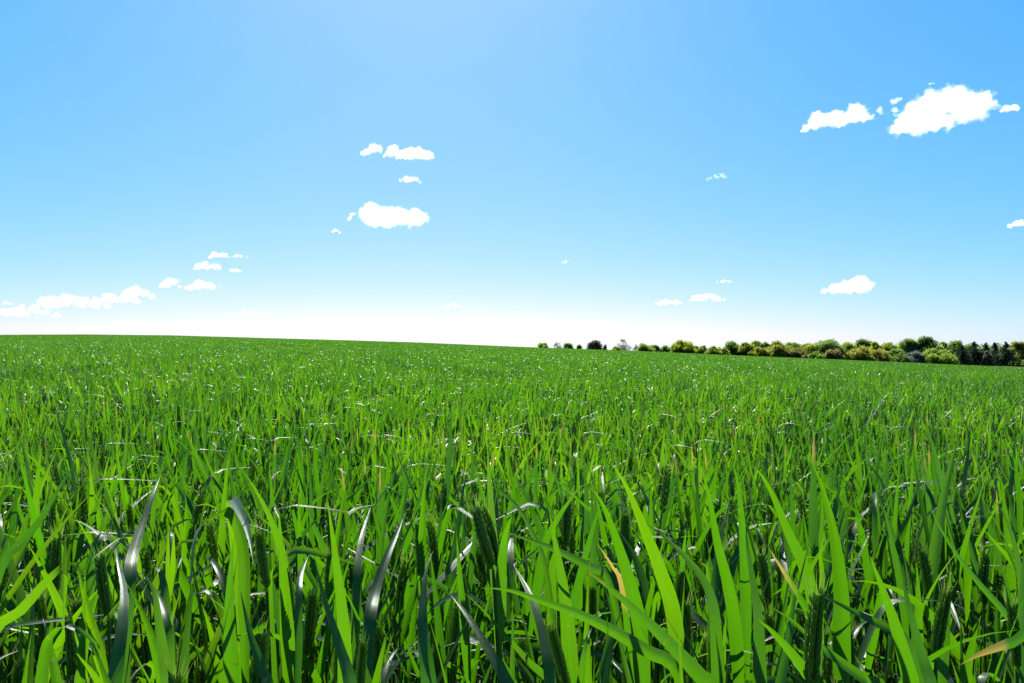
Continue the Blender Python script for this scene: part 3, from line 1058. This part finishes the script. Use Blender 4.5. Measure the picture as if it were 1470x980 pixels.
def tree(px0, px1, top, d, style, hue, label, group=None, density=1.0):
    g = np.random.default_rng(int(px0 * 7 + px1 * 13 + d))
    cx = (px0 + px1) / 2
    if cx > 910:
        grow = (px1 - px0) * (.2 if style == 'bush' else .1)
        px0, px1 = px0 - grow, px1 + grow
    b = at(cx, HORIZON, d)
    gz = float(ground_z(b[0], b[1])) - .1
    H = at(cx, top, d)[2] - gz
    Wd = (px1 - px0) / FPX * d
    root = link('tree' if style not in ('bush',) else 'bush', None)
    root.location = (b[0], b[1], gz)
    root['label'] = label
    root['category'] = 'tree' if style != 'bush' else 'bush'
    root['group'] = group or 'trees along the far edge of the field'
    tb = Buf()
    if style == 'conifer':
        tb.merge(tube(np.array([[0, 0, 0], [0.02 * H, 0, H * .5], [0, 0, H * .97]]), np.array([.022, .014, .003]) * H, 7))
        C, rn = [], []
        lev = int(12 + H)
        for i in range(lev):
            q = i / (lev - 1)
            z = H * (.10 + .88 * q)
            rad = Wd * .66 * (1 - q ** 1.7) ** .8 * g.uniform(.6, 1.1) + .2
            nb = max(4, int(9 * (1 - q) + 3))
            for j in range(nb):
                az = g.uniform(0, 6.28)
                L = rad * g.uniform(.7, 1.1)
                tip_ = np.array([math.cos(az) * L, math.sin(az) * L, z - .18 * L + g.normal(0, .15)])
                tb.merge(tube(np.array([[0, 0, z], (np.array([0, 0, z]) + tip_) / 2 + [0, 0, .08 * L], tip_]), np.array([.006, .004, .001]) * H, 4))
                t = g.uniform(.1, 1.05, int(44 * density))[:, None]
                pts = np.array([0, 0, z]) * (1 - t) + tip_ * t + g.normal(0, .16 + .03 * L, (len(t), 3))
                C.append(pts)
                rn.append(np.clip(t[:, 0] * .7 + g.normal(.1, .15, len(t)), 0, 1))
        C = np.concatenate(C)
        rn = np.concatenate(rn)
        size = .38
    else:
        th = H * (0.12 if style == 'round' else (.18 if style == 'open' else .0))
        lobes = []
        nl = {'round': 19, 'open': 15, 'bush': 20}[style]
        z0 = th
        for i in range(nl):
            az = g.uniform(0, 6.28)
            q = g.uniform(0.05, 1)
            prof = (1 - .62 * q ** 1.6) if style == 'bush' else math.sin(math.pi * (0.27 + .64 * q)) ** .7
            rr = Wd * .5 * prof * math.sqrt(g.uniform(0.05, 1)) * .80
            lr = (Wd * g.uniform(.17, .29)) * (1.0 - .35 * q)
            lobes.append((np.array([math.cos(az) * rr, math.sin(az) * rr, z0 + (H - z0 - lr * .8) * q]), lr))
        if style == 'bush':
            lobes = [(c_ * np.array([1.12, 1.12, 1]), r_ * g.uniform(.55, 1.0)) for c_, r_ in lobes]
        lobes.append((np.array([g.normal(0, Wd * .06), g.normal(0, Wd * .06), H - Wd * .13]), Wd * .14))
        tb.merge(tube(np.array([[0, 0, 0], [g.normal(0, .01) * H, g.normal(0, .01) * H, th], [0, 0, H * .6]]), np.array([.028, .02, .008]) * H, 7))
        C, rn = [], []
        for c, lr in lobes:
            st = np.array([0, 0, min(th * g.uniform(.7, 1.2), c[2] * .8)])
            tb.merge(tube(np.array([st, (st + c) / 2 + [0, 0, -.04 * H], c]), np.array([.012, .008, .003]) * H, 5))
            for q in range(9 if style == 'open' else 2):
                e = c + norm(g.normal(size=3) + [0, 0, .4]) * lr * .9
                tb.merge(tube(np.array([c, (c + e) / 2 + g.normal(0, .05, 3), e]), np.array([.006, .005, .003] if style == 'open' else [.004, .003, .001]) * H, 4))
            nn = int((26 if style == 'open' else 240) * density * (lr / .9) ** 2) + 20
            dirs = norm(g.normal(size=(nn, 3)))
            # knobbly: bumps of the lobe's surface, gaps between
            bump = 1 + .34 * np.sin(dirs @ np.array([5.1, 3.3, 2.2]) + g.uniform(0, 6)) * np.cos(dirs @ np.array([-2.7, 6.1, 4.0]))
            rad = lr * bump * g.uniform(.25, 1, nn) ** .45
            pts = c + dirs * rad[:, None] * np.array([1.08, 1.08, .86])
            pts = pts + g.normal(0, lr * .13, pts.shape)
            C.append(pts)
            rn.append(np.clip(.5 + g.normal(0, .16) + g.normal(0, .2, nn), 0, 1))
        C = np.concatenate(C)
        rn = np.concatenate(rn)
        keep = C[:, 2] > .05
        C, rn = C[keep], rn[keep]
        size = .48 if style != 'open' else .36
    V, f = cards(g, C, size)
    cb = Buf().add(V, f, None, np.repeat(rn, 4), 0, 0)
    link('crown', cb.mesh('crown', [FOL[hue]], False), root)
    tb2 = tb.pieces()[0]
    link('trunk', make_mesh('trunk', tb2[0], tb2[1], [M_BARK]), root)
    return root


TREES = [
 (768, 791, 491.5, 312, 'bush', 'green', 'small pale green bush, first in the row where the field crest meets the trees', .5),
 (794, 807, 490.2, 318, 'open', 'grey', 'thin airy grey-green sapling between the first two bushes on the crest', .8),
 (805, 826, 491.8, 314, 'bush', 'mid', 'rounded green bush just left of the dark maroon tree', .8),
 (826, 838, 494, 312, 'bush', 'mid', 'low green bush touching the left side of the dark maroon tree', .8),
 (841, 867, 488.5, 316, 'round', 'maroon', 'dark maroon-grey bushy tree left of the bare pale tree', .7),
 (865, 873, 494.5, 312, 'bush', 'maroon', 'tiny dark bush at the right foot of the maroon tree', .9),
 (876, 893, 497, 310, 'bush', 'lime', 'low lime green bush at the left foot of the bare pale tree', 1),
 (884, 911, 486, 322, 'open', 'grey', 'bare pale blue-grey tree with see-through rounded crown', .7),
 (909, 917, 494, 318, 'open', 'grey', 'tiny pale see-through sapling right of the bare pale tree', .5),
 (914, 934, 492.3, 314, 'bush', 'green', 'bright green bush right of the bare pale tree', .8),
 (929, 950, 494.5, 320, 'bush', 'dark', 'dark green low bush left of the tall lime tree', .9),
 (946, 968, 495.2, 324, 'bush', 'mid', 'dull grey-green bush touching the tall lime tree', .6),
 (966, 997, 487.5, 312, 'round', 'lime', 'bright lime tree standing above low bushes, tallest left of the wood', 1),
 (972, 984, 488, 326, 'round', 'green', 'narrow mid green tree peeping over the bright lime tree', 1),
 (994, 1009, 496, 312, 'bush', 'olive', 'dull olive bush right of the bright lime tree', .9),
 (1003, 1017, 495.6, 318, 'bush', 'mid', 'small green round bush in the gap before the wood', .9),
 (1015, 1032, 496.6, 312, 'bush', 'green', 'low green bush in the gap nearest the wood', .8),
 (1029, 1046, 499, 310, 'bush', 'olive', 'low yellowish bush at the left end of the wood', .9),
 (1037, 1064, 489.5, 322, 'round', 'mid', 'feathery mid green tree at the left end of the wood', .8),
 (1058, 1082, 491, 318, 'round', 'olive', 'dull olive tree second in the wood from its left end', .9),
 (1075, 1097, 489, 326, 'round', 'mid', 'mid green tree behind the low lime bush near the wood left end', .9),
 (1078, 1102, 497, 312, 'bush', 'lime', 'low lime bush in front of the mid green tree', .9),
 (1092, 1106, 490.5, 324, 'round', 'green', 'slim green tree left of the golden olive tree', .9),
 (1100, 1131, 488.7, 314, 'round', 'olive', 'golden olive tree with spreading open crown at the wood edge', 1),
 (1124, 1152, 491.5, 326, 'round', 'green', 'green tree behind the low brown bush', .9),
 (1132, 1156, 499, 312, 'bush', 'brown', 'low brownish bush right of the golden olive tree', .8),
 (1148, 1175, 492, 320, 'round', 'lime', 'yellow-green tree between the brown bush and the dark domed tree', .9),
 (1168, 1206, 487.5, 318, 'round', 'mid', 'broad domed dark green tree above the second brown bush', 1),
 (1160, 1180, 504, 309, 'bush', 'green', 'low green bush in front of the yellow-green tree', .9),
 (1184, 1207, 499.5, 310, 'bush', 'brown', 'brownish bush at the foot of the broad domed tree', .8),
 (1202, 1230, 490.5, 324, 'round', 'lime', 'lime tree right of the broad domed tree', .9),
 (1227, 1252, 485.8, 328, 'round', 'dark', 'dark green rounded treetop rising above yellow trees', 1),
 (1219, 1254, 497, 312, 'bush', 'olive', 'wide golden brown bush below the dark rounded treetop', .9),
 (1246, 1269, 490, 320, 'round', 'lime', 'bright yellow-green tree right of the dark rounded treetop', .9),
 (1264, 1291, 490.5, 324, 'round', 'lime', 'yellow tree touching the left side of the tall dark pair', .9),
 (1247, 1274, 501, 310, 'bush', 'olive', 'low olive bush in front of the bright yellow-green tree', .8),
 (1287, 1318, 485.5, 322, 'round', 'mid', 'left tree of the tall dark pair in the wood', 1),
 (1312, 1348, 483.8, 320, 'round', 'dark', 'tallest broad dark tree, right one of the tall dark pair', 1),
 (1272, 1301, 500, 312, 'bush', 'mid', 'green bush at the foot of the left tall dark tree', .9),
 (1299, 1328, 504, 310, 'bush', 'grey', 'grey-green bush at the foot of the tallest dark tree', .8),
 (1326, 1366, 499.5, 308, 'bush', 'green', 'large round green bush standing out in front of the wood', 1),
 (1343, 1364, 490.5, 330, 'round', 'lime', 'yellow-green treetop right of the tallest dark tree', .9),
 (1358, 1392, 488.8, 326, 'round', 'mid', 'mid green tree left of the dark conifers', .9),
 (1370, 1391, 496, 312, 'conifer', 'conifer', 'low black-green conifer, first of the dark conifers', 1),
 (1386, 1411, 490.5, 314, 'conifer', 'conifer', 'second dark conifer, with a full rounded top', 1.2),
 (1406, 1424, 493.5, 312, 'conifer', 'conifer', 'dark conifer beside the reddish brown bush', 1),
 (1409, 1423, 503, 308, 'bush', 'maroon', 'reddish brown bush between the dark conifers', .9),
 (1420, 1436, 492, 316, 'conifer', 'conifer', 'narrow dark conifer right of the reddish brown bush', 1),
 (1430, 1458, 491.5, 312, 'conifer', 'conifer', 'broadest black conifer, rightmost of the dark conifers', 1.3),
 (1450, 1478, 489.8, 322, 'round', 'olive', 'olive green tree at the right edge of the photo', .9),
 (1455, 1474, 516, 306, 'bush', 'mid', 'low green bush at the foot of the rightmost tree', .9),
 (1476, 1510, 489, 322, 'round', 'green', 'green tree just beyond the right edge of the photo', .8),
 (1506, 1545, 488, 320, 'round', 'mid', 'mid green tree beyond the right edge of the photo', .8),
 (1540, 1580, 491, 318, 'round', 'lime', 'lime tree beyond the right edge of the photo', .8),
]
for a in TREES:
    tree(*a[:7], density=a[7])


def wood():
    """the undergrowth and trunks deeper in the wood: an uncountable mass behind the front trees"""
    g = np.random.default_rng(3)
    b = Buf()
    px = g.uniform(915, 1600, 24000)
    d = g.uniform(322, 352, 24000)
    hi = np.interp(px, [915, 1000, 1030, 1060, 1150, 1250, 1330, 1400, 1600], [500.5, 502, 500, 496, 495.5, 494.5, 494, 494, 495])
    low = np.interp(px, HOR_X, HOR_Y) + 4
    y = hi + (low - hi) * g.uniform(0, 1, 24000) ** .9 + 1.6 * np.sin(px * .31) + 1.2 * np.sin(px * .77 + 1)
    C = np.array([at(a, q, e) for a, q, e in zip(px, y, d)])
    V, f = cards(g, C, 1.0)
    b.add(V, f, None, np.repeat(g.uniform(0, 1, 24000), 4), 0, 0)
    link('undergrowth', b.mesh('undergrowth', [FOL['mid']], False), kind='stuff',
         label='dense leafy undergrowth filling the wood behind the front trees', category='undergrowth')


wood()


# ------------------------------------------------------------------ clouds
def cloud_material(name, dens):
    m, n, l = new_mat(name)
    p = n.new('ShaderNodeVolumePrincipled')
    p.inputs['Color'].default_value = (1, 1, 1, 1)
    p.inputs['Density'].default_value = dens
    p.inputs['Anisotropy'].default_value = 0.6
    o = n.new('ShaderNodeOutputMaterial')
    l.new(p.outputs[0], o.inputs['Volume'])
    return m


CL = {}
TEX = {}


def tex(name, size, depth):
    if name not in TEX:
        t = bpy.data.textures.new(name, 'CLOUDS')
        t.noise_scale = size
        t.noise_depth = depth
        TEX[name] = t
    return TEX[name]


ICO = {}


def ico(sub):
    if sub not in ICO:
        import bmesh
        bm = bmesh.new()
        bmesh.ops.create_icosphere(bm, subdivisions=sub, radius=1)
        bm.verts.ensure_lookup_table()
        ICO[sub] = (np.array([v.co[:] for v in bm.verts]), np.array([[v.index for v in f.verts] for f in bm.faces]))
        bm.free()
    return ICO[sub]


def cloud(x0, x1, y0, y1, d, dens, label, lobes=None, seed=0, n=12, parent=None):
    swell = .89 if parent is None else 1.12
    """lobes: (u, v, r) in box units, u right, v up, r as a share of the height"""
    g = np.random.default_rng(seed * 1000 + int(abs(x0)))
    cx, cyy = (x0 + x1) / 2, (y0 + y1) / 2
    c = at(cx, cyy, d)
    w, h = (x1 - x0) / FPX * d, (y1 - y0) / FPX * d
    if lobes is None:
        lobes = []
        for i in range(n):
            u = (i + .5) / n
            env = math.sin(math.pi * (.1 + .8 * u)) ** .8
            r = .34 * env * g.uniform(.65, 1.1)
            v = r + .02 + (max(0, .95 * env - 2 * r)) * g.uniform(0, 1) ** .8
            lobes.append((u + g.normal(0, .03), v, r))
    vs_, fs_, k = [], [], 0
    sv, sf = ico(2)
    for (u, v, r) in lobes:
        rr = r * h
        # a puff is not a perfect ball: squash and roughen it
        q = sv * rr * swell * np.array([g.uniform(1.0, 1.35), g.uniform(1.0, 1.5), g.uniform(.85, 1.05)])
        q = q + np.array([(u - .5) * w, g.normal(0, .22) * h, (v - .5) * h])
        vs_.append(q)
        fs_.append(sf + k)
        k += len(sv)
    V, F = np.vstack(vs_), np.vstack(fs_)
    key = round(dens * d, 1)
    if key not in CL:
        CL[key] = cloud_material('cloud_vapour', key / d)
    me = make_mesh('cloud', V, F, [CL[key]])
    if parent is None:
        o = link('cloud', me, label=label, category='cloud', group='small white clouds in the blue sky')
        o.location = c
    else:
        o = link('veil', me, parent)
    rm = o.modifiers.new('fuse', 'REMESH')
    rm.mode = 'VOXEL'
    rm.voxel_size = max(min(w, h * 2.2) / 64, h / 36)
    for size, st, nm in ((.55, .36, 'big'), (.22, .27, 'small'), (.08, .19 if parent is None else .30, 'fine')):
        dm = o.modifiers.new('billow', 'DISPLACE')
        dm.texture = tex(f'{nm}_{int(math.log2(max(h, 1)) * 2)}', max(h * size, .5), 2)
        dm.strength = h * st
        dm.mid_level = .55
        dm.texture_coords = 'GLOBAL' if False else 'LOCAL'
    return o


# dens is optical thickness per cloud height
def C(x0, x1, y0, y1, d, tau, label, **k):
    h = (y1 - y0) / FPX * d
    o = cloud(x0, x1, y0, y1, d, min(tau, 1.1 + tau * .33) / h, label, **k)
    if tau >= 4:
        cloud(x0, x1, y0, y1, d, .85 / h, None, parent=o, **k)
    return o


C(1277, 1420, 124, 194, 3000, 10, 'biggest puffy white cloud, with a ragged tail, top right of the sky',
  lobes=[(.06, .13, .10), (.14, .16, .12), (.24, .18, .14), (.33, .28, .18), (.22, .45, .15), (.30, .58, .20), (.42, .66, .26), (.54, .68, .29), (.50, .42, .30),
         (.64, .60, .28), (.62, .36, .20), (.74, .50, .30), (.82, .58, .24), (.88, .62, .19), (.90, .50, .16), (.89, .72, .10), (.86, .42, .12), (.78, .36, .18), (.66, .42, .22), (.70, .30, .16), (.60, .28, .16), (.50, .20, .15), (.56, .85, .12), (.68, .82, .12)], seed=1)
C(1153, 1256, 151, 188, 3000, 7, 'long ragged white cloud left of the biggest cloud',
  lobes=[(.04, .12, .12), (.10, .28, .18), (.18, .50, .22), (.28, .48, .26), (.38, .50, .26), (.47, .55, .28), (.56, .58, .31), (.65, .62, .32), (.72, .70, .25), (.60, .48, .24), (.70, .52, .24), (.80, .62, .20),
         (.88, .58, .20), (.95, .56, .16), (.62, .40, .18), (.42, .34, .18), (.22, .30, .18)], seed=2)
C(1242, 1290, 144, 170, 3050, .9, 'faint wispy shreds between the two large clouds', lobes=[(.08, .85, .12), (.22, .70, .13), (.45, .55, .16), (.55, .40, .15), (.7, .35, .12), (.85, .45, .2), (.95, .2, .12)], seed=3)
C(1281, 1297, 131, 150, 3050, .8, 'small faint upright shred left above the biggest cloud', n=4, seed=4)
C(1330, 1343, 117, 122, 3050, .7, 'tiny faint shred above the biggest cloud', n=4, seed=5)
C(1437, 1462, 146, 162, 3050, 5, 'small round white cloud right of the biggest cloud', n=7, seed=6)
C(1447, 1492, 311, 327, 3600, 6, 'small white cloud cut by the right edge of the photo', n=8, seed=7)
C(518, 548, 204, 225, 3200, 5, 'small curled cloud left of the long upper middle cloud',
  lobes=[(.08, .25, .16), (.22, .25, .16), (.38, .35, .2), (.5, .5, .24), (.64, .66, .3), (.78, .6, .24), (.85, .45, .16)], seed=8)
C(551, 621, 209, 231, 3200, 7, 'long lumpy white cloud, upper middle of the sky',
  lobes=[(.04, .3, .15), (.12, .55, .28), (.22, .65, .32), (.34, .45, .3), (.44, .5, .36), (.54, .5, .4), (.64, .35, .32), (.72, .5, .36), (.82, .4, .3), (.92, .42, .3), (.97, .3, .2), (.55, .2, .2)], seed=9)
C(573, 606, 249, 264, 3300, .9, 'faint broken wisp below the long lumpy cloud', n=7, seed=10)
C(522, 612, 292, 327, 3500, 9, 'solid white oblong cloud in the middle of the sky',
  lobes=[(.08, .5, .32), (.14, .68, .3), (.24, .72, .28), (.2, .4, .38), (.34, .6, .32), (.44, .58, .3), (.34, .34, .32), (.54, .55, .32), (.48, .3, .28), (.64, .42, .32), (.62, .24, .22),
         (.74, .36, .32), (.84, .46, .34), (.93, .38, .28), (.88, .22, .2), (.76, .2, .18), (.1, .3, .24)], seed=11)
C(499, 511, 304, 319, 3500, 2.5, 'tiny comma-shaped cloud left of the solid oblong cloud', lobes=[(.7, .8, .2), (.5, .7, .22), (.4, .45, .14), (.3, .2, .12)], seed=12)
C(477, 488, 327, 335, 3500, 1.2, 'tiny faint cloud lower left of the comma-shaped one', n=4, seed=13)
C(297, 328, 359, 372, 4200, 5, 'small white cloud, topmost of the cluster over the left field', n=8, seed=14)
C(325, 355, 363, 371, 4200, 1.0, 'thin trailing wisp right of the topmost cluster cloud', n=6, seed=15)
C(277, 319, 373, 388, 4200, 6, 'hooked white cloud second from the top of the left cluster', n=9, seed=16)
C(328, 349, 382, 392, 4200, 2, 'tiny cloud right of the hooked cloud', n=5, seed=17)
C(229, 258, 397, 414, 4600, 6, 'small dome-shaped cloud at the left end of the low pair', n=6, seed=18)
C(262, 314, 401, 417, 4600, 6, 'flat white cloud at the right end of the low pair', n=10, seed=19)
C(175, 220, 408, 431, 5200, 6, 'white cloud at the upper right end of the low left bank', n=9, seed=20)
C(116, 206, 416, 440, 5300, 7, 'long white cloud in the middle of the low left bank', n=14, seed=21)
C(33, 150, 421, 446, 5600, 7, 'longest cloud of the low left bank, with a bluish hollow', n=16, seed=22)
C(-30, 86, 438, 456, 5900, 6, 'lowest cloud of the left bank, at the photo edge', n=14, seed=23)
C(4, 18, 430, 438, 5900, 3, 'tiny cloud above the lowest left bank cloud', n=4, seed=24)
C(321, 388, 443, 454, 6500, 1.6, 'faint flat cloud low over the left field', n=11, seed=25)
C(150, 236, 456, 470, 7500, 1.2, 'pale cloud just above the left field horizon', n=12, seed=26)
C(1178, 1251, 397, 423, 4400, 9, 'white cloud with a shaded underside above the wood', n=12, seed=27,
  lobes=[(.05, .2, .16), (.14, .3, .24), (.26, .36, .28), (.38, .42, .32), (.5, .5, .34), (.62, .58, .36), (.74, .62, .36), (.84, .5, .34), (.93, .36, .24), (.6, .26, .26), (.4, .22, .2), (.76, .28, .26)])
C(991, 1040, 419, 434, 5000, 4, 'two-humped small cloud left of the shaded cloud', n=10, seed=28)
C(939, 981, 427, 439, 5200, 5, 'small flat cloud, leftmost above the bare pale tree', n=9, seed=29)
C(1029, 1053, 400, 407, 5000, 3, 'tiny flat cloud above the two-humped cloud', n=6, seed=30)
C(634, 663, 434, 444, 6500, 1.4, 'small faint cloud low over the middle of the field', n=6, seed=31)
C(1014, 1046, 246, 259, 3600, .35, 'barely visible wisp alone in the right sky', n=7, seed=32)
C(806, 822, 371, 379, 4800, .5, 'tiny faint speck of cloud near the middle right', n=4, seed=33)
